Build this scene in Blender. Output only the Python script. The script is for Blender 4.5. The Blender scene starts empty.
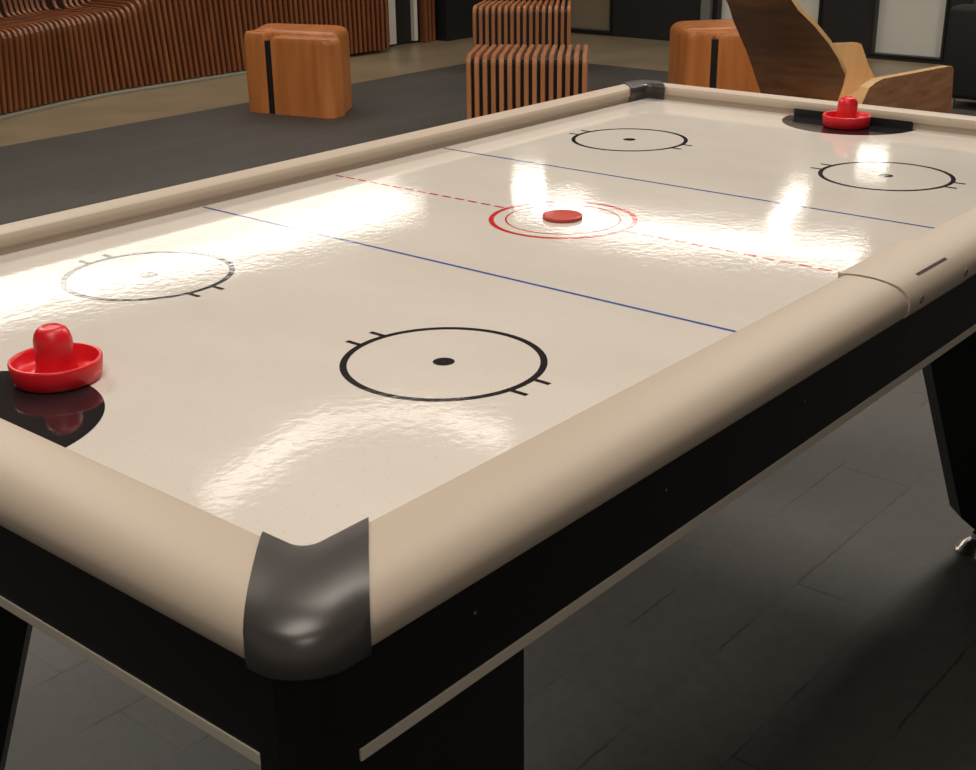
import bpy, bmesh, math, random
from mathutils import Vector, Matrix
random.seed(4)
C = bpy.context.scene.collection
PI = math.pi
FZ = -0.90                      # floor level; the playing surface is z = 0

# ------------------------------------------------------------------ materials
def mat(name, col, rough=0.5, metal=0.0, spec=0.5, emit=None, estr=1.0):
    m = bpy.data.materials.new(name); m.use_nodes = True
    b = m.node_tree.nodes['Principled BSDF']
    b.inputs['Base Color'].default_value = (*col, 1)
    b.inputs['Roughness'].default_value = rough
    b.inputs['Metallic'].default_value = metal
    b.inputs['Specular IOR Level'].default_value = spec
    if emit:
        b.inputs['Emission Color'].default_value = (*emit, 1)
        b.inputs['Emission Strength'].default_value = estr
    return m

def nd(m, t, **kw):
    n = m.node_tree.nodes.new(t)
    for k, v in kw.items(): setattr(n, k, v)
    return n

def noise_col(m, c1, c2, scale=20, vec=(1, 1, 1), detail=4, rot=(0, 0, 0), coords='Object', lo=.3, hi=.7):
    L = m.node_tree.links
    tc = nd(m, 'ShaderNodeTexCoord'); mp = nd(m, 'ShaderNodeMapping')
    mp.inputs['Scale'].default_value = vec; mp.inputs['Rotation'].default_value = rot
    nz = nd(m, 'ShaderNodeTexNoise'); nz.inputs['Scale'].default_value = scale; nz.inputs['Detail'].default_value = detail
    cr = nd(m, 'ShaderNodeValToRGB')
    cr.color_ramp.elements[0].position = lo; cr.color_ramp.elements[1].position = hi
    cr.color_ramp.elements[0].color = (*c1, 1); cr.color_ramp.elements[1].color = (*c2, 1)
    L.new(tc.outputs[coords], mp.inputs[0]); L.new(mp.outputs[0], nz.inputs[0]); L.new(nz.outputs[0], cr.inputs[0])
    L.new(cr.outputs[0], m.node_tree.nodes['Principled BSDF'].inputs['Base Color'])
    return mp, nz, cr

def bump(m, scale, strength, dist=0.01, vec=(1, 1, 1), detail=3):
    L = m.node_tree.links
    tc = nd(m, 'ShaderNodeTexCoord'); mp = nd(m, 'ShaderNodeMapping'); mp.inputs['Scale'].default_value = vec
    nz = nd(m, 'ShaderNodeTexNoise'); nz.inputs['Scale'].default_value = scale; nz.inputs['Detail'].default_value = detail
    bp = nd(m, 'ShaderNodeBump'); bp.inputs['Strength'].default_value = strength; bp.inputs['Distance'].default_value = dist
    L.new(tc.outputs['Object'], mp.inputs[0]); L.new(mp.outputs[0], nz.inputs[0]); L.new(nz.outputs[0], bp.inputs['Height'])
    b = m.node_tree.nodes['Principled BSDF']
    L.new(bp.outputs[0], b.inputs['Normal'])
    return bp

def surf(name, col, rough=.065):           # everything printed on the playing surface shares its gloss and its waviness
    m = mat(name, col, rough)
    bp = bump(m, 5, .05, .008, detail=2)
    bp2 = nd(m, 'ShaderNodeBump'); bp2.inputs['Strength'].default_value = 0.085; bp2.inputs['Distance'].default_value = .0014
    tc = nd(m, 'ShaderNodeTexCoord'); nz = nd(m, 'ShaderNodeTexNoise'); nz.inputs['Scale'].default_value = 75; nz.inputs['Detail'].default_value = 3
    L = m.node_tree.links
    L.new(tc.outputs['Object'], nz.inputs[0]); L.new(nz.outputs[0], bp2.inputs['Height']); L.new(bp.outputs[0], bp2.inputs['Normal'])
    L.new(bp2.outputs[0], m.node_tree.nodes['Principled BSDF'].inputs['Normal'])
    return m

M = {}
M['field'] = surf('white_playing_surface', (.66, .60, .53))
noise_col(M['field'], (.63, .575, .515), (.69, .63, .57), 5, (1, .5, 1), 6)
M['m_black'] = surf('black_marking', (.022, .018, .022))
M['m_red'] = surf('red_marking', (.56, .03, .03))
M['m_blue'] = surf('blue_marking', (.055, .11, .36))
M['m_goal'] = surf('goal_crease_black', (.016, .014, .016))
M['hole'] = surf('air_hole_grey', (.50, .45, .39))
M['rail'] = mat('beige_rail_plastic', (.455, .368, .288), .55)
bump(M['rail'], 250, .04, .001)
M['module'] = mat('beige_unit_plastic', (.45, .366, .288), .55)
M['seam'] = mat('seam_shade', (.14, .10, .075), .7)
M['cap'] = mat('dark_grey_cap', (.052, .045, .042), .33, .2)
M['apron'] = mat('black_laminate', (.0055, .0055, .0055), .38, spec=.25)
M['core'] = mat('dark_brown_core', (.022, .009, .005), .8, spec=.1)
M['strip'] = mat('taupe_strip', (.52, .46, .38), .5)
M['chrome'] = mat('chrome', (.82, .79, .75), .22, 1)
M['red'] = mat('red_plastic', (.66, .007, .014), .38)
M['puck'] = mat('puck_red', (.50, .055, .035), .45)
M['slotdark'] = mat('slot_dark', (.03, .018, .013), .8)
M['black'] = mat('black_matte', (.008, .008, .009), .45)
M['leather'] = mat('black_upholstery', (.005, .005, .0055), .7)
M['wallblack'] = mat('black_wall', (.013, .014, .015), .4)
M['white'] = mat('white_column', (.72, .68, .62), .5)
M['concrete'] = mat('pale_kerb', (.27, .26, .20), .6)
M['pane'] = mat('glass_reflect_pale', (.60, .60, .55), .12)  # pale reflection of the room put into the base colour
M['pane_b'] = mat('glass_reflect_warm', (.20, .16, .11), .10)  # reflected beige floor put into the base colour
M['ceil'] = mat('ceiling_paint', (.30, .27, .23), .9)
M['wall'] = mat('warm_wall', (.22, .17, .12), .8)
M['frame'] = mat('black_frame', (.01, .01, .011), .35)
M['steel'] = mat('grey_frame', (.16, .16, .15), .4)

def wood(name, c1, c2, rough=.32, vec=(1, 1, .12), scale=14):
    m = mat(name, c1, rough)
    noise_col(m, c1, c2, scale, vec, 6)
    return m
M['slat'] = wood('reddish_slat_wood', (.155, .048, .018), (.26, .092, .035), .30)
M['slat_chair'] = wood('honey_slat_wood', (.36, .135, .050), (.50, .205, .082), .42)
M['stool'] = wood('orange_wood', (.44, .138, .032), (.61, .225, .062), .36)
M['walnut'] = wood('walnut', (.20, .088, .040), (.32, .155, .075), .42, (1, 1, 6), 5)
M['ply'] = wood('pale_plywood', (.62, .37, .165), (.70, .44, .21), .42)

# carpet of plank shaped tiles, fine mottling, thin dark seams
m = mat('dark_plank_vinyl', (.05, .045, .04), .62); M['carpet'] = m
L = m.node_tree.links; bs = m.node_tree.nodes['Principled BSDF']
tc = nd(m, 'ShaderNodeTexCoord'); mp = nd(m, 'ShaderNodeMapping')
br = nd(m, 'ShaderNodeTexBrick'); br.inputs['Scale'].default_value = 1
br.inputs['Brick Width'].default_value = 1.2; br.inputs['Row Height'].default_value = .19
br.inputs['Mortar Size'].default_value = .003; br.inputs['Mortar Smooth'].default_value = .3
br.inputs['Color1'].default_value = (.050, .045, .040, 1); br.inputs['Color2'].default_value = (.060, .054, .048, 1)
br.inputs['Mortar'].default_value = (.046, .041, .036, 1)
n1 = nd(m, 'ShaderNodeTexNoise'); n1.inputs['Scale'].default_value = 45; n1.inputs['Detail'].default_value = 8
n2 = nd(m, 'ShaderNodeTexNoise'); n2.inputs['Scale'].default_value = 2.2; n2.inputs['Detail'].default_value = 5
mx = nd(m, 'ShaderNodeMix'); mx.data_type = 'RGBA'; mx.blend_type = 'MULTIPLY'; mx.inputs[0].default_value = 1
mr = nd(m, 'ShaderNodeMapRange'); mr.inputs['From Min'].default_value = .25; mr.inputs['From Max'].default_value = .75
mr.inputs['To Min'].default_value = .72; mr.inputs['To Max'].default_value = 1.3
ad = nd(m, 'ShaderNodeMath'); ad.operation = 'ADD'; ml = nd(m, 'ShaderNodeMath'); ml.operation = 'MULTIPLY'; ml.inputs[1].default_value = .5
L.new(tc.outputs['Object'], mp.inputs[0]); L.new(mp.outputs[0], br.inputs[0]); L.new(mp.outputs[0], n1.inputs[0]); L.new(mp.outputs[0], n2.inputs[0])
L.new(n1.outputs[0], ad.inputs[0]); L.new(n2.outputs[0], ad.inputs[1]); L.new(ad.outputs[0], ml.inputs[0]); L.new(ml.outputs[0], mr.inputs[0])
n3 = nd(m, 'ShaderNodeTexNoise'); n3.inputs['Scale'].default_value = 3.1; n3.inputs['Detail'].default_value = 4
r3 = nd(m, 'ShaderNodeMapRange'); r3.inputs['From Min'].default_value = .50; r3.inputs['From Max'].default_value = .56
r3.inputs['To Min'].default_value = 0; r3.inputs['To Max'].default_value = .85
mm = nd(m, 'ShaderNodeMath'); mm.operation = 'MULTIPLY'
mk = nd(m, 'ShaderNodeMix'); mk.data_type = 'RGBA'; mk.inputs[7].default_value = (.008, .006, .005, 1)
wn = nd(m, 'ShaderNodeTexNoise'); wn.inputs['Scale'].default_value = 22; wn.inputs['Detail'].default_value = 2
wm = nd(m, 'ShaderNodeVectorMath'); wm.operation = 'SCALE'; wm.inputs[3].default_value = .012
wa = nd(m, 'ShaderNodeVectorMath'); wa.operation = 'ADD'
L.new(mp.outputs[0], wn.inputs[0]); L.new(wn.outputs[1], wm.inputs[0]); L.new(wm.outputs[0], wa.inputs[0]); L.new(mp.outputs[0], wa.inputs[1]); L.new(wa.outputs[0], br.inputs[0])
L.new(mp.outputs[0], n3.inputs[0]); L.new(n3.outputs[0], r3.inputs[0]); L.new(r3.outputs[0], mm.inputs[0]); L.new(br.outputs['Fac'], mm.inputs[1])
L.new(mm.outputs[0], mk.inputs[0]); L.new(br.outputs[0], mk.inputs[6]); L.new(mk.outputs[2], mx.inputs[6]); L.new(mr.outputs[0], mx.inputs[7]); L.new(mx.outputs[2], bs.inputs['Base Color'])
bp = nd(m, 'ShaderNodeBump'); bp.inputs['Strength'].default_value = .25; bp.inputs['Distance'].default_value = .003
L.new(n1.outputs[0], bp.inputs['Height']); L.new(bp.outputs[0], bs.inputs['Normal'])
m = mat('beige_concrete', (.24, .18, .105), .33); M['floor'] = m
noise_col(m, (.225, .175, .105), (.32, .25, .16), 2.2, (1, 1, 1), 8, lo=.3, hi=.75)

# ------------------------------------------------------------------ mesh helpers
class MB:
    def __init__(s): s.v = []; s.f = []; s.m = []
    def add(s, vs, fs, mi=0):
        o = len(s.v); s.v += [tuple(v) for v in vs]
        s.f += [tuple(i + o for i in f) for f in fs]; s.m += [mi] * len(fs); return s
    def box(s, a, b, mi=0, rot=0, piv=None):
        (x0, y0, z0), (x1, y1, z1) = a, b
        vs = [(x, y, z) for z in (z0, z1) for y in (y0, y1) for x in (x0, x1)]
        if rot:
            px, py = piv if piv else ((x0 + x1) / 2, (y0 + y1) / 2); c, d = math.cos(rot), math.sin(rot)
            vs = [(px + (x - px) * c - (y - py) * d, py + (x - px) * d + (y - py) * c, z) for x, y, z in vs]
        return s.add(vs, [(0, 2, 3, 1), (4, 5, 7, 6), (0, 1, 5, 4), (2, 6, 7, 3), (0, 4, 6, 2), (1, 3, 7, 5)], mi)
    def lathe(s, prof, n=48, c=(0, 0, 0), mi=0):
        vs = []; fs = []
        for r, z in prof:
            for i in range(n):
                a = 2 * PI * i / n; vs.append((c[0] + r * math.cos(a), c[1] + r * math.sin(a), c[2] + z))
        for k in range(len(prof) - 1):
            for i in range(n):
                j = (i + 1) % n; fs.append((k * n + i, k * n + j, (k + 1) * n + j, (k + 1) * n + i))
        fs.append(tuple(reversed(range(n)))); fs.append(tuple(range((len(prof) - 1) * n, len(prof) * n)))
        return s.add(vs, fs, mi)
    def loft(s, rings, mi=0, caps=True, closed=True):     # rings: lists of points of equal length
        n = len(rings[0]); vs = [p for r in rings for p in r]; fs = []
        for k in range(len(rings) - 1):
            for i in range(n if closed else n - 1):
                j = (i + 1) % n; fs.append((k * n + i, k * n + j, (k + 1) * n + j, (k + 1) * n + i))
        if caps: fs += [tuple(reversed(range(n))), tuple(range((len(rings) - 1) * n, len(rings) * n))]
        return s.add(vs, fs, mi)
    def prism(s, poly, z0, z1, mi=0):
        return s.loft([[(x, y, z0) for x, y in poly], [(x, y, z1) for x, y in poly]], mi)
    def build(s, name, mats, parent=None, smooth=None, bevel=0, segs=2, weld=False):
        me = bpy.data.meshes.new(name); me.from_pydata(s.v, [], s.f)
        if not isinstance(mats, (list, tuple)): mats = [mats]
        for q in mats: me.materials.append(q)
        for p, i in zip(me.polygons, s.m): p.material_index = i
        bm = bmesh.new(); bm.from_mesh(me)
        if weld: bmesh.ops.remove_doubles(bm, verts=bm.verts, dist=1e-5)
        bmesh.ops.recalc_face_normals(bm, faces=bm.faces)
        if bevel:
            es = [e for e in bm.edges if e.is_manifold and e.calc_face_angle(0) > .6]
            bmesh.ops.bevel(bm, geom=es, offset=bevel, segments=segs, profile=.5, affect='EDGES', clamp_overlap=True)
        bm.to_mesh(me); bm.free()
        o = bpy.data.objects.new(name, me); C.objects.link(o)
        if smooth is not None:
            for p in me.polygons: p.use_smooth = True
            me.set_sharp_from_angle(angle=math.radians(smooth))
        if parent: attach(o, parent)
        return o

def attach(o, par):
    o.parent = par
    w = Matrix.Identity(4); q = par
    while q: w = q.matrix_parent_inverse @ q.matrix_basis @ w if q.parent else q.matrix_basis @ w; q = q.parent
    o.matrix_parent_inverse = w.inverted()

def tag(o, label=None, cat=None, group=None, kind=None):
    for k, v in (('label', label), ('category', cat), ('group', group), ('kind', kind)):
        if v: o[k] = v
    return o
def thing(name, loc, label, cat, group=None):
    e = bpy.data.objects.new(name, None); C.objects.link(e); e.location = loc; e.empty_display_size = .05
    return tag(e, label, cat, group)

# ------------------------------------------------------------------ the room
fl = MB().box((-6, -7, FZ - .12), (8.6, 7.8, FZ - .006)).build('floor', M['floor']); tag(fl, kind='structure')
cp = MB().box((-5.5, -6.5, FZ - .006), (6.70, 5.56, FZ)).build('carpet', M['carpet'])
tag(cp, 'dark grey plank-patterned carpet under the game table, edged by beige floor', 'carpet')
tag(MB().box((-6, -7, 2.12), (8.6, 7.8, 2.25)).build('ceiling', M['ceil']), kind='structure')
tag(MB().box((-6, 7.45, FZ - .006), (6.45, 7.6, 2.12)).build('wall_left', M['wall']), kind='structure')
tag(MB().box((6.45, 6.80, FZ - .006), (7.12, 7.45, 2.12)).build('wall_corner', M['wallblack']), kind='structure')
tag(MB().box((7.12, 6.62, FZ - .006), (8.25, 7.45, 2.12)).build('wall_back', M['wallblack']), kind='structure')
# far wall (plane x = 8.34) with its window openings
X = 8.25
wr = MB()
wins = [(5.63, 6.15), (3.60, 4.56), (2.57, 3.16), (1.2, 2.4)]
ys = [6.62]
for a, b in sorted(wins, reverse=True):
    wr.box((X, b, FZ - .006), (X + .14, ys[-1], 2.12)); wr.box((X, a, FZ - .006), (X + .14, b, FZ + .02)); wr.box((X, a, 1.6), (X + .14, b, 2.12)); ys.append(a)
wr.box((X, -7, FZ - .006), (X + .14, ys[-1], 2.12))
tag(wr.build('wall_right', M['wallblack']), kind='structure')
for k, (a, b) in enumerate(wins):
    f = MB(); t = .018
    f.box((X - .02, a - .0, FZ + .02), (X + .12, a + t, 1.6)); f.box((X - .02, b - t, FZ + .02), (X + .12, b, 1.6))
    f.box((X - .02, a + t, FZ + .02), (X + .12, b - t, FZ + .035)); f.box((X - .02, a + t, 1.57), (X + .12, b - t, 1.6))
    fo = tag(f.build('window_%d' % (k + 1), M['frame']), kind='structure')
    MB().box((X + .05, a + t, FZ + .035), (X + .062, b - t, 1.57)).build('pane', M['pane_b'] if k == 0 else M['pane'], fo)
tag(MB().box((X - .05, 4.60, FZ - .006), (X, 4.69, 1.9)).build('trim_1', M['steel'], bevel=.004), kind='structure')
tag(MB().box((X - .03, -4, FZ - .006), (X, 4.6, FZ + .015)).build('baseboard_right', M['frame']), kind='structure')

# columns and slatted posts in the back corner
for x0, x1, y1, nm in ((6.53, 6.62, 'a', ''), (6.85, 6.893, 'b', '')):
    tag(MB().box((x0, 6.755, FZ + .015), (x1, 6.80, 2.1)).build('wall_column', M['white'], bevel=.004),
        'wide pale column nearest the slatted bench, against the black wall' if y1 == 'a' else 'narrow pale column beside the brown wooden posts on the black wall', 'column')
po = thing('wooden_post', (7.0, 6.74, FZ), 'reddish brown slatted wooden post in front of the black back wall', 'post')
for k in range(3):
    MB().box((6.935 + k * .048, 6.70, FZ - .006), (6.965 + k * .048, 6.775, 2.1)).build('slat', M['slat'], po, bevel=.003)
MB().box((6.93, 6.775, FZ - .006), (7.07, 6.80, 2.1)).build('backing', M['black'], po)

# ------------------------------------------------------------------ long slatted bench
def lerp(a, b, t): return a + (b - a) * t
path = [(1.75, 6.05), (2.30, 6.28), (2.62, 6.385), (2.90, 6.46), (3.15, 6.525), (3.60, 6.60), (4.05, 6.60), (4.80, 6.60), (5.80, 6.57), (6.40, 6.53)]
def front(x):
    for (a, b), (c, d) in zip(path, path[1:]):
        if x <= c: return lerp(b, d, (x - a) / (c - a))
    return path[-1][1]
def top(x): return -.375 + max(0, x - 2.62) * .02 + max(0, x - 3.75) ** 1.5 * .55
def lean(x):
    P = [(2.0, -.05), (2.8, -.04), (3.9, .06), (5.2, .02), (6.5, .0)]
    for (a, b), (c, d) in zip(P, P[1:]):
        if x <= c: return lerp(b, d, max(0, (x - a) / (c - a)))
    return 0
bench = thing('slatted_bench', (4.2, 6.6, FZ), 'long curving bench of closely spaced reddish wooden slats along the wall', 'bench')
def bench_profile(zt, ins=0.0):
    z0 = FZ + .022 + ins; r = .07; bi = min(ins, .016)
    pts = [(ins, z0)]
    for k in range(6):
        a = PI - k * PI / 2 / 5; pts.append((r + (r - ins) * math.cos(a), zt - r + (r - ins) * math.sin(a)))
    pts += [(.44, zt - ins)]
    for k in range(4): a = -PI / 2 + k * PI / 2 / 3; pts.append((.44 + (.05) * math.cos(a), zt + .05 - ins + .05 * math.sin(a)))
    pts += [(.56 + bi, zt + .50 - ins), (.60, zt + .53 - ins), (.66 - bi, zt + .50 - ins), (.62 - bi, z0)]
    return pts
xs = []; x = 2.02
while x < 6.34: xs.append(x); x += .0497
for i, x in enumerate(xs):
    y = front(x); sl = (front(x + .05) - front(x - .05)) / .1; a = math.atan(sl)
    nx, ny = -math.sin(a), math.cos(a); tx, ty = math.cos(a), math.sin(a); h = .0125
    pr = [(p + lean(x) * (z - FZ) / .5, z) for p, z in bench_profile(top(x))]
    MB().loft([[(x + nx * p + tx * s, y + ny * p + ty * s, z) for p, z in pr] for s in (-h, h)]).build('slat', M['slat'], bench, bevel=.003, segs=1)
sp = MB(); rings = []
for x in [1.98 + k * .2 for k in range(22)] + [6.35]:
    x = min(x, 6.35); sl = (front(x + .05) - front(x - .05)) / .1; a = math.atan(sl)
    rings.append([(x - math.sin(a) * p, front(x) + math.cos(a) * p, z) for p, z in [(p + lean(x) * (z - FZ) / .5, z) for p, z in bench_profile(top(x), .045)]])
sp.loft(rings).build('core', M['core'], bench)
# pale kerb under the bench
kb = []
for k in range(23):
    x = 1.75 + k * .15
    y = front(x); kb.append([(x, y - .025, FZ - .006), (x, y - .025, FZ + .014), (x, y + .5, FZ + .014), (x, y + .5, FZ - .006)])
tag(MB().loft(kb).build('trim_2', M['concrete'], bevel=.004), kind='structure')

# ------------------------------------------------------------------ block stools
def round_poly(P, r, n=5):
    out = []
    for i in range(len(P)):
        p, a, b = Vector(P[i]), Vector(P[i - 1]), Vector(P[(i + 1) % len(P)])
        u, v = (a - p).normalized(), (b - p).normalized()
        rr = r[i] if isinstance(r, (list, tuple)) else r
        for k in range(n + 1):
            t = k / n; q = p + u * rr * (1 - t) ** 2 + v * rr * t ** 2; out.append((q.x, q.y))
    return out
def stool(A, B, Cc, D, h, label, s0, s1):
    """A,B = front left / front right corner on the plan, Cc,D = rear ones; stripe between s0 and s1 (0..1 along A-B)."""
    A, B, Cc, D = map(Vector, (A, B, Cc, D)); cen = (A + B + Cc + D) / 4
    t = thing('block_stool', (cen.x, cen.y, FZ), label, 'stool', 'wooden block stools')
    f = (B - A).normalized(); n = Vector((f.y, -f.x));
    if n.dot(cen - A) > 0: n = -n                      # outward front normal
    def body(poly, z0, z1, er, crown=0.0):
        rings = []
        c = Vector((sum(p[0] for p in poly) / len(poly), sum(p[1] for p in poly) / len(poly)))
        for k in range(8):
            a = k / 7 * PI / 2; ins = er * (1 - math.cos(a)); z = z1 - er + er * math.sin(a)
            sc = 1 - ins / .3
            rings.append([(c.x + (x - c.x) * sc, c.y + (y - c.y) * sc, z) for x, y in poly])
        mid = [[(c.x + (x - c.x) * s, c.y + (y - c.y) * s, z1 + crown * (1 - s)) for x, y in poly] for s in (.6, .3, .08)]
        return [[(x, y, z0) for x, y in poly]] + rings + mid
    def q(P0, k): return (P0 + (cen - P0).normalized() * k)
    bp_ = [A - n * .10, B - n * .10, Cc, D]
    MB().loft(body(round_poly([tuple(v) for v in bp_], [.03, .05, .10, .10]), FZ, FZ + h, .055, .012)).build('body', M['stool'], t, smooth=50)
    # front boards: narrow left board, wide right board with a lower rounded shoulder, black inlay between them
    la = [A, A + (B - A) * s0, A + (B - A) * s0 - n * .15, A - n * .15]
    MB().loft(body(round_poly([tuple(v) for v in la], [.05, .006, .006, .006]), FZ, FZ + h - .008, .06)).build('front_board', M['stool'], t, smooth=50)
    ra = [A + (B - A) * s1, B, B - n * .15, A + (B - A) * s1 - n * .15]
    MB().loft(body(round_poly([tuple(v) for v in ra], [.006, .06, .02, .006]), FZ, FZ + h - .028, .045)).build('front_board', M['stool'], t, smooth=50)
    st = [A + (B - A) * s0 - n * .006, A + (B - A) * s1 - n * .006, A + (B - A) * s1 - n * .12, A + (B - A) * s0 - n * .12]
    tag(MB().prism([tuple(v) for v in st], FZ + .001, FZ + h - .055).build('inlay_stripe', M['black'], t), 'black vertical inlay')
    return t
stool((3.70, 5.29), (3.845, 4.65), (4.305, 4.925), (4.09, 5.53), .505, 'orange-brown wooden block stool in front of the long slatted bench', .265, .335)
stool((5.115, 2.915), (5.60, 2.48), (6.04, 2.88), (5.51, 3.305), .52, 'orange-brown wooden block stool partly hidden by the plywood lounge chair', .235, .30)

# ------------------------------------------------------------------ slatted stools
def slatted_stool(FL, FR, BL, BR, zs, NS, label):
    FL, FR, BL, BR = map(Vector, (FL, FR, BL, BR)); cen = (FL + FR + BL + BR) / 4
    sc = thing('slatted_stool', (cen.x, cen.y, FZ), label, 'stool', 'slatted wooden stools')
    def prof(d, ins=0.0):
        r = .05; pts = [(ins, FZ + ins)]
        for k in range(6):
            a = PI - k * PI / 2 / 5; pts.append((r + (r - ins) * math.cos(a), zs - r + (r - ins) * math.sin(a)))
        for k in range(6):
            a = PI / 2 - k * PI / 2 / 5; pts.append((d - r + (r - ins) * math.cos(a), zs - r + (r - ins) * math.sin(a)))
        return pts + [(d - ins, FZ + ins)]
    for i in range(NS):
        t = i / (NS - 1); a = FL.lerp(FR, t); b = BL.lerp(BR, t); d = (b - a); L_ = d.length; u = d / L_; v = Vector((u.y, -u.x)); h = .0125
        MB().loft([[(a.x + u.x * p + v.x * q, a.y + u.y * p + v.y * q, z) for p, z in prof(L_)] for q in (-h, h)]).build('slat', M['slat_chair'], sc, bevel=.003, segs=1)
    core = []
    for t in (.005, .995):
        a = FL.lerp(FR, t); b = BL.lerp(BR, t); u = (b - a); L_ = u.length; u /= L_
        core.append([(a.x + u.x * p, a.y + u.y * p, z) for p, z in prof(L_, .028)])
    MB().loft(core).build('core', M['black'], sc)
slatted_stool((3.71, 3.42), (4.07, 2.905), (4.135, 3.695), (4.475, 3.19), -.405, 15, 'slatted wooden stool just beyond the far rail, nearer of the slatted pair')
slatted_stool((5.783, 5.15), (6.162, 4.566), (6.218, 5.399), (6.566, 4.862), -.415, 16, 'slatted wooden stool at the top edge, farther of the slatted pair')

# ------------------------------------------------------------------ bent plywood lounge chair
lc = thing('lounge_chair', (4.7, 1.75, FZ), 'bent plywood lounge chair, dark walnut outside and pale inside, leaning back', 'chair')
# back shell: rows (x, z, y_right, y_left)
rows = [(4.500, -0.870, 1.661, 1.961), (4.470, -0.750, 1.661, 1.961), (4.430, -0.648, 1.623, 1.994), (4.360, -0.546, 1.572, 2.003), (4.300, -0.474, 1.526, 2.001), (4.262, -0.411, 1.500, 2.005), (4.165, -.32, 1.50, 1.99), (4.06, -.244, 1.50, 1.968), (3.90, -.150, 1.50, 1.92),
        (3.726, -.063, 1.50, 1.85), (3.65, -.01, 1.50, 1.835), (3.60, .09, 1.50, 1.83), (3.59, .20, 1.51, 1.82)]
def shell(rows, th, bulge, name, mi_out, parent):
    n = 9; out = []; inn = []
    for k, (x, z, yr, yl) in enumerate(rows):
        k0, k1 = max(0, k - 1), min(len(rows) - 1, k + 1)
        tx, tz = rows[k1][0] - rows[k0][0], rows[k1][1] - rows[k0][1]; l = math.hypot(tx, tz); nx, nz = tz / l, -tx / l
        ro = []; ri = []
        for i in range(n):
            t = i / (n - 1); s = bulge * (1 - (2 * t - 1) ** 2); y = lerp(yr, yl, t)
            ro.append((x - nx * s, y, z - nz * s)); ri.append((x - nx * (s - th), y, z - nz * (s - th)))
        out.append(ro); inn.append(ri)
    b = MB(); b.loft(out, 0, caps=False, closed=False); b.loft(inn, 1, caps=False, closed=False)
    K = len(rows)
    def edge(seqo, seqi): b.loft([seqo, seqi], 1, caps=False, closed=False)
    edge([r[0] for r in out], [r[0] for r in inn]); edge([r[-1] for r in out], [r[-1] for r in inn])
    edge(out[0], inn[0]); edge(out[-1], inn[-1])
    return b.build(name, [M['walnut'], M['ply']], parent, smooth=45, weld=True)
shell(rows, .022, .03, 'backrest', 0, lc)
def plate(pts, y, th, name, flip=1):        # outline in x,z at plane y, pale edge and pale inner side
    b = MB(); n = len(pts)
    b.add([(x, y, z) for x, z in pts], [tuple(range(n))], 0)
    b.add([(x, y + th, z) for x, z in pts], [tuple(range(n))], 1)
    b.add([(x, yy, z) for yy in (y, y + th) for x, z in pts], [(i, (i + 1) % n, n + (i + 1) % n, n + i) for i in range(n)], 1)
    return b.build(name, [M['walnut'], M['ply']], lc, weld=True)
near_p = [(4.45, FZ + .001), (4.44, -.70), (4.455, -.58), (4.53, -.505), (4.60, -.488), (4.69, -.480), (5.11, -.500), (5.53, -.518), (5.60, -.524), (5.625, -.545), (5.66, -.766), (5.68, FZ)]
plate(near_p, 1.49, .05, 'side_panel')
far_p = [(4.90, FZ), (5.05, -.70), (5.10, -.60), (5.02, -.46), (4.93, -.362), (5.05, -.375), (5.303, -.396), (5.36, -.41), (5.40, -.45), (5.49, -.546), (5.572, -.613), (5.66, -.66), (5.68, FZ)]
b = MB(); n = len(far_p)
b.add([(x, 1.93, z) for x, z in far_p], [tuple(range(n))], 0); b.add([(x, 1.96, z) for x, z in far_p], [tuple(range(n))], 1)
b.add([(x, yy, z) for yy in (1.93, 1.96) for x, z in far_p], [(i, (i + 1) % n, n + (i + 1) % n, n + i) for i in range(n)], 0)
b.build('side_panel', [M['ply'], M['walnut']], lc, weld=True)
# seat sheet between the side panels
pr = [(4.20, -.64), (4.55, -.69), (4.95, -.70), (5.35, -.67), (5.62, -.64)]
MB().loft([[(x, 1.52, z) for x, z in pr] + [(x, 1.52, z - .025) for x, z in reversed(pr)], [(x, 1.93, z) for x, z in pr] + [(x, 1.93, z - .025) for x, z in reversed(pr)]]).build('seat', M['ply'], lc, smooth=40)

# ------------------------------------------------------------------ black armchair at the right edge
bc = thing('upholstered_armchair', (6.85, 1.4, FZ), 'black upholstered block armchair cut off by the right edge, behind the table', 'armchair')
MB().box((6.40, .95, FZ + .06), (6.60, 1.86, -.285)).build('backrest', M['leather'], bc, smooth=40, bevel=.035, segs=4)
MB().box((6.60, 1.66, FZ + .06), (7.25, 1.86, -.40)).build('side_arm', M['leather'], bc, smooth=40, bevel=.035, segs=4)
MB().box((6.60, .95, FZ + .06), (7.25, 1.655, -.55)).build('seat_block', M['leather'], bc, smooth=40, bevel=.035, segs=4)
for dx, dy in ((6.46, 1.01), (6.46, 1.79), (7.18, 1.01), (7.18, 1.79)):
    MB().lathe([(.015, 0), (.015, .08)], 16, (dx, dy, FZ)).build('leg', M['chrome'], bc, smooth=40)

# ------------------------------------------------------------------ the air hockey table
T = thing('air_hockey_table', (0, 0, FZ), 'large air hockey table, glossy white field, beige rails, black sides', 'game table')
HW, HL = .55, 1.084
END = {1: 1.084, -1: 1.0832}
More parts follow.
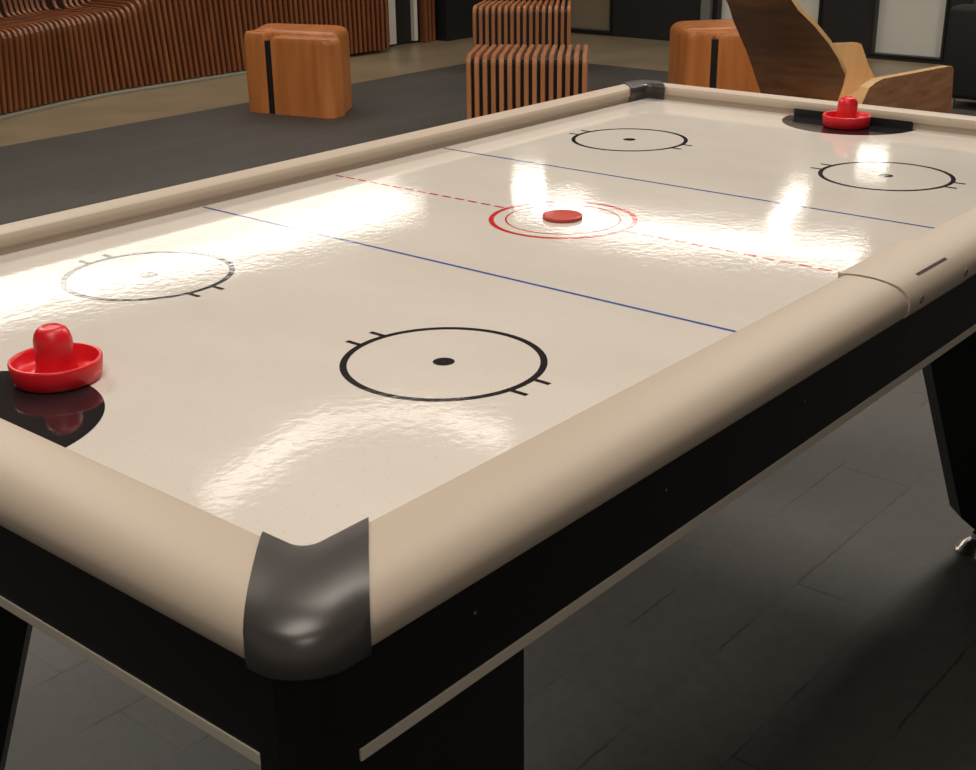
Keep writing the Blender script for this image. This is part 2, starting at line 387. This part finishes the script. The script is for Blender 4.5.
# rail cross-section: (outward offset from the field edge, height)
PROF = [(.007, -.010), (.007, .010), (.001, .015), (0, .022), (.0006, .028), (.0035, .0325), (.010, .0345), (.026, .0350), (.045, .0340), (.062, .0312), (.075, .0268),
        (.0840, .0210), (.0895, .0145), (.0920, .0088), (.0925, .0035), (.0918, -.0030), (.0905, -.0090), (.0870, -.0138), (.050, -.0138)]
def grow(pr, g, lo=-1):
    out = []
    for i, (o, z) in enumerate(pr):
        a, b = pr[i - 1], pr[(i + 1) % len(pr)]; tx, tz = b[0] - a[0], b[1] - a[1]; l = math.hypot(tx, tz)
        out.append((o - tz / l * g * 1, z + tx / l * g) if True else None)
    return out
CUTY = lambda o: .049 + .010 * min(1, max(0, o / .09)); CUT = .072                      # the caps end this far from each mitre corner
# straight rails. end rails run in y, side rails in x
def rail_x(sy, xa, xb, name='rail', prof=PROF, mats=None, **kw):
    r = []
    for f in (xa, xb): r.append([(f(o), sy * (HW + o), z) for o, z in prof])
    N = 1
    return MB().loft(r).build(name, mats or M['rail'], T, smooth=35, **kw)
def rail_y(sx, prof=PROF):
    f = lambda o: HW + o - CUTY(o)
    return MB().loft([[(sx * (END[sx] + o), s * f(o), z) for o, z in prof] for s in (-1, 1)]).build('rail', M['rail'], T, smooth=35)
xe = lambda o: END[1] + o - CUT
xn = lambda o: -(END[-1] + o - CUT)
rail_x(1, xn, xe)
rail_x(-1, xn, lambda o: -.112 + .12 * o)
rail_x(-1, lambda o: .112, xe)
rail_y(-1); rail_y(1)
# corner caps: the same section, a little larger, swept round the corner
G = [(o + (-.0035 if o < .02 else .0035 if o > .06 else 0), z + .0032 if z > .012 else z - (.0035 if o > .06 else -0)) for o, z in PROF]
for sx in (-1, 1):
    for sy in (-1, 1):
        rings = []
        def ring(fn): rings.append([fn(o, z) for o, z in G])
        rad = lambda o: lerp(.018, .050, min(1, max(0, o / .09)))
        for t in (0, .5, 1): ring(lambda o, z: (sx * (END[sx] + o + (-CUT - .002) * (1 - t) - rad(o) * t), sy * (HW + o), z))
        for k in range(1, 12):
            a = PI / 2 * (1 - k / 12)
            ring(lambda o, z: (sx * (END[sx] + o - rad(o) + rad(o) * math.cos(a)), sy * (HW + o - rad(o) + rad(o) * math.sin(a)), z))
        for t in (1, .5, 0): ring(lambda o, z: (sx * (END[sx] + o), sy * (HW + o + (-CUTY(o) - .002) * (1 - t) - rad(o) * t), z))
        c = MB().loft(rings).build('corner_cap', M['cap'], T, smooth=50); c['label'] = 'dark grey glossy corner cap'
# scoring unit in the middle of the near rail
UP = [(o - .0 if o > .004 else o - .005, z + .0015 if z > .02 else z) for o, z in PROF]
UP = [(-.005 if o < .008 and z > .01 else o, z) for o, z in UP]
UP = [(o + .0015 if o > .07 else o, z) for o, z in UP]
un = MB().loft([[(x + (.12 * o if x < 0 else 0), -(HW + o), z) for o, z in UP] for x in (-.1085, .1085)]).build('scoring_unit', M['module'], T, smooth=35)
SI = [(o + .003 if o < .03 else o - .0025, z - .0025 if z > 0 else z + .002) for o, z in PROF]
MB().loft([[(x, -(HW + o), z) for o, z in SI] for x in (-.118, .118)]).build('joint', M['seam'], T, smooth=35)
# thin dark slot in its sloping top, two small screw recesses on its outer edge
MB().box((-.036, -.0024, -.001), (.064, .0024, .0012)).build('slot', M['slotdark'], un).matrix_basis = Matrix.Translation((0, -(HW + .0745), .0282)) @ Matrix.Rotation(.33, 4, 'X')
for x in (-.060, .096):
    MB().lathe([(.0055, -.001), (.0055, .0012), (.0035, .0014), (.0025, -.0005)], 16).build('screw', M['seam'], un, smooth=40).matrix_basis = \
        Matrix.Translation((x, -(HW + .0938), .004)) @ Matrix.Rotation(PI / 2, 4, 'X')

# playing surface with its printing (the print is a film a fraction of a millimetre thick)
F = MB(); F.box((-HL - .02, -HW - .02, -.02), (HL + .02, HW + .02, 0), 0)
Z = .0003
def ringm(cx, cy, r0, r1, mi, n=96, a0=0, a1=2 * PI):
    vs = []; fs = []
    for i in range(n + 1):
        a = a0 + (a1 - a0) * i / n
        for r in (r0, r1): vs.append((cx + r * math.cos(a), cy + r * math.sin(a), Z))
    for i in range(n): fs.append((2 * i, 2 * i + 1, 2 * i + 3, 2 * i + 2))
    F.add(vs, fs, mi)
def rect(x0, x1, y0, y1, mi, z=None):
    z = z or Z; F.add([(x0, y0, z), (x1, y0, z), (x1, y1, z), (x0, y1, z)], [(0, 1, 2, 3)], mi)
UX, UY, CR = .6225, .2894, .1242
for sx in (-1, 1):
    for sy in (-1, 1):
        cx, cy = sx * UX, sy * UY
        ringm(cx, cy, CR - .0085, CR, 1); ringm(cx, cy, .0005, .0132, 1, 32)
        for dx in (-.021, .021):
            for s in (-1, 1):
                y0, y1 = sorted((cy + s * .119, cy + s * .1435)); rect(cx + dx - .0034, cx + dx + .0034, y0, y1, 1, Z + .0001)
    rect(sx * .3150 - .0029, sx * .3150 + .0029, -HW, HW, 3)
    a0 = PI / 2 if sx > 0 else -PI / 2
    ringm(sx * HL, 0, .0005, .153, 4, 48, a0, a0 + PI)
ringm(0, 0, CR - .0085, CR, 2); ringm(0, 0, .094, .097, 2)
y = .128
while y < HW:
    for s in (-1, 1):
        a, b_ = sorted((s * y, s * (y + .0205))); rect(-.003, .003, a, min(b_, HW), 2)
    y += .0305
# air holes
nx_, ny_ = 64, 32
for i in range(nx_):
    for j in range(ny_):
        px, py = -HL + .02 + i * (2 * HL - .04) / (nx_ - 1), -HW + .02 + j * (2 * HW - .04) / (ny_ - 1)
        r = .0009
        F.add([(px + r * math.cos(q * PI / 3), py + r * math.sin(q * PI / 3), .0002) for q in range(6)], [tuple(range(6))], 5)
F.build('playing_surface', [M['field'], M['m_black'], M['m_red'], M['m_blue'], M['m_goal'], M['hole']], T)
for s in (-1, 1):
    x0, x1 = sorted((s * (HL - .0015), s * (HL + .012)))
    g = MB().box((x0, -.142, .0004), (x1, .142, .0165)).build('goal_slot', M['black'], T); g['label'] = 'black goal slot'

# black side boards with the taupe edge strip
AY, AX = .617, 1.152
zt, zb_ = -.0138, -.1205
for s in (-1, 1):
    y0, y1 = sorted((s * AY, s * (AY - .02)))
    MB().box((-1.101, y0, zb_), (1.101, y1, zt)).build('side_board', M['apron'], T)
    q = MB().box((-1.097, y0 - (.0015 if s < 0 else 0), zb_ - .0125), (1.097, y1 + (.0015 if s > 0 else 0), zb_)).build('edge_strip', M['strip'], T, bevel=.001); q['label'] = 'taupe edge strip'
    x0, x1 = sorted((s * AX, s * (AX - .02)))
    MB().box((x0, -.561, zb_), (x1, .561, zt)).build('end_board', M['apron'], T)
    q = MB().box((x0 - (.0015 if s < 0 else 0), -.562, zb_ - .0125), (x1 + (.0015 if s > 0 else 0), .562, zb_)).build('edge_strip', M['strip'], T, bevel=.001); q['label'] = 'taupe edge strip'
    for k in range(7):
        MB().lathe([(.0018, -.001), (.0018, .0006)], 10).build('rivet', M['seam'], T).matrix_basis = Matrix.Translation((-.95 + k * .31, s * AY, -.062)) @ Matrix.Rotation(PI / 2, 4, 'X')
MB().box((-1.13, -.60, -.10), (1.13, .60, -.0205)).build('cabinet', M['apron'], T)
# legs: rounded corner post, two short flanges under the boards and a tapering diagonal web; chrome foot
for sx in (-1, 1):
    for sy in (-1, 1):
        L_ = MB()
        P = [(1.100, .560), (1.100, .6195), (1.118, .6195), (1.137, .614), (1.149, .602), (1.1545, .584), (1.1545, .560)]
        L_.prism([(sx * x, sy * y) for x, y in P], -.52, -.0139)
        L_.prism([(sx * x, sy * y) for x, y in ((.879, .596), (.879, .6155), (1.105, .6155), (1.105, .596))], -.56, -.1335)
        # lower taper of the corner
        low = [(.879, .596), (.879, .6155), (1.118, .6155), (1.137, .612), (1.149, .602), (1.1505, .584), (1.1505, .56), (1.13, .56)]
        def sh(k, cx=1.07, cy=.50): return [(sx * lerp(x, cx, k), sy * lerp(y, cy, k)) for x, y in low]
        L_.loft([[(x, y, -.52) for x, y in sh(0)], [(x, y, -.76) for x, y in sh(.35)], [(x, y, -.84) for x, y in sh(.75)]])
        # web: (inner end position along the diagonal, height)
        u = Vector((-sx, -sy)).normalized(); v = Vector((u.y, -u.x)); o = Vector((sx * 1.13, sy * .59))
        rg = []
        for s0, z in ((.46, -.134), (.38, -.45), (.306, -.69), (.272, -.80), (.23, -.838), (.19, -.862)):
            rg.append([(o.x + u.x * d + v.x * h, o.y + u.y * d + v.y * h, z) for d, h in ((0, -.03), (s0, -.03), (s0, .03), (0, .03))])
        L_.loft(rg)
        lg = L_.build('leg', M['apron'], T)
        ft = MB().lathe([(.046, 0), (.046, .006), (.040, .012), (.029, .026), (.014, .034), (.012, .046)], 40, (sx * .975, sy * .442, FZ)).build('foot', M['chrome'], lg, smooth=35)
        ft['label'] = 'round chrome foot'

# ------------------------------------------------------------------ mallets and puck
def mallet(x, y, s, label):
    t = thing('mallet', (x, y, .0008), label, 'mallet', 'red mallets')
    pr = [(.049, 0), (.0525, .002), (.0545, .012), (.0560, .0235), (.0552, .0255), (.0535, .0262), (.0515, .0255), (.0500, .022), (.0480, .013), (.0440, .0095), (.0330, .0085), (.0270, .011)]
    MB().lathe([(r * s, z) for r, z in pr] + [(.001, .011)], 72, (x, y, .0008)).build('base', M['red'], t, smooth=50)
    kn = [(.0270, .009), (.0250, .014), (.0238, .022), (.0228, .034), (.0232, .043), (.0230, .050), (.0212, .057), (.0180, .062), (.0130, .0655), (.0105, .0655), (.0095, .0642), (.004, .0640), (.0005, .0640)]
    MB().lathe([(r * s, z * .98) for r, z in kn], 48, (x, y, .0008)).build('knob', M['red'], t, smooth=50)
    return t
mallet(-.943, .0275, .95, 'red mallet at the near goal, close to the left edge')
mallet(1.030, -.013, .94, 'red mallet at the far goal, below the plywood chair')
pk = MB().lathe([(.0320, 0), (.0335, .0008), (.0335, .0052), (.0325, .0060), (.0285, .0060), (.028, .0056), (.001, .0056)], 64, (0, 0, 0)).build('puck', M['puck'], smooth=40)
pk.location = (.004, .004, .0005)
tag(pk, 'flat red puck resting in the centre circle of the white field', 'puck')

# ------------------------------------------------------------------ lights: strips mirrored in the table, then added unseen lamps
WARM = (1, .925, .82)
def emis(name, s, c=WARM):
    m = mat(name, (.8, .8, .8), .5, emit=c, estr=s); return m
E1 = emis('lamp_diffuser', 6.2); E2 = emis('lamp_diffuser_soft', 2.6); E3 = emis('ring_lamp', 3.8)
def ceiling_strip(pts, w, m, label, z=2.0, group='linear ceiling lights'):
    t = thing('ceiling_light', (pts[0][0], pts[0][1], z), label, 'ceiling light')
    ra = []; rb = []
    for k, (x, y) in enumerate(pts):
        a, b = Vector(pts[max(0, k - 1)]), Vector(pts[min(len(pts) - 1, k + 1)]); d = (b - a).normalized(); n_ = Vector((-d.y, d.x)) * w / 2
        ra.append([(x - n_.x, y - n_.y, z), (x + n_.x, y + n_.y, z), (x + n_.x, y + n_.y, z + .02), (x - n_.x, y - n_.y, z + .02)])
        n_ *= 1.06
        rb.append([(x - n_.x, y - n_.y, z + .021), (x + n_.x, y + n_.y, z + .021), (x + n_.x, y + n_.y, z + .12), (x - n_.x, y - n_.y, z + .12)])
    MB().loft(rb).build('housing', M['steel'], t); MB().loft(ra).build('diffuser', m, t)
ceiling_strip([(1.7, 6.28), (2.5, 6.20), (3.2, 6.04), (3.9, 5.97), (4.8, 5.97), (5.9, 6.0)], .42, E1, 'long linear light following the slatted bench')
ceiling_strip([(2.2, 6.85), (6.3, 6.72)], .55, E2, 'soft linear light close to the left wall')
ceiling_strip([(7.2, 5.76), (6.35, 5.08)], .26, E1, 'short slanted light in the back corner')
ceiling_strip([(6.55, 5.00), (6.20, 4.4), (6.28, 3.7), (6.42, 3.2), (6.60, 2.35)], .42, E1, 'linear light above the right end of the carpet')
ceiling_strip([(7.0, 3.22), (8.1, 3.58)], .16, E1, 'short light reaching towards the far wall')
ceiling_strip([(1.38, 2.94), (1.7, 3.02), (2.05, 3.14), (2.3, 3.15), (2.56, 3.0), (2.72, 2.75), (2.70, 2.35)], .13, E3, 'curved ceiling light in front of the table')
sc_ = thing('wall_light', (8.2, 3.05, 1.6), 'small wall light on the far wall', 'wall light')
MB().box((8.15, 2.92, 1.65), (8.25, 3.14, 1.74)).build('shade', E1, sc_, bevel=.01)

def area(name, x, y, sx, sy, p, col=WARM, z=2.05):  # adds an unseen area light, not a known fitting of the room
    l = bpy.data.lights.new(name, 'AREA'); l.shape = 'RECTANGLE'; l.size = sx; l.size_y = sy; l.energy = p; l.color = col
    o = bpy.data.objects.new(name, l); C.objects.link(o); o.location = (x, y, z); return o
area('added_lamp', -1.5, -.7, 1.2, .8, 28)  # this and the next: added overhead, out of view, to light the table
area('added_lamp', .2, .1, 1.0, .8, 21)
area('added_lamp', -2.7, -2.6, 1.0, .8, 28)  # added fill for the near rail's outer face
area('added_lamp', 2.6, .4, 1.0, .8, 60)  # added to brighten the floor to the right of the table
area('added_lamp', 5.8, .2, 1.2, .8, 65)  # added to brighten the chairs and stools behind
area('added_lamp', .1, 3.1, 1.2, .8, 95)  # added to brighten the bench front and the left side
wd = bpy.data.worlds.new('World'); bpy.context.scene.world = wd; wd.use_nodes = True
bg = wd.node_tree.nodes['Background']; bg.inputs[0].default_value = (1, .94, .86, 1); bg.inputs[1].default_value = .20

# ------------------------------------------------------------------ camera
cd = bpy.data.cameras.new('camera'); cam = bpy.data.objects.new('camera', cd); C.objects.link(cam)
cd.sensor_fit = 'HORIZONTAL'; cd.sensor_width = 36; cd.lens = 36 * 1296.56 / 976; cd.clip_start = .02
R = Vector((0.64228169, -0.76637416, -0.01203634)); U = Vector((0.29296657, 0.23095721, 0.9278089)); Fw = Vector((0.70826889, 0.59944091, -0.3728616))
mw = Matrix(((R.x, U.x, -Fw.x, -1.69503863), (R.y, U.y, -Fw.y, -1.26602406), (R.z, U.z, -Fw.z, .55174143), (0, 0, 0, 1)))
cam.matrix_world = mw
S = bpy.context.scene; S.camera = cam
S.view_settings.view_transform = 'Standard'; S.view_settings.look = 'None'; S.view_settings.gamma = 1; S.view_settings.use_curve_mapping = False
S.view_settings.exposure = 0.0
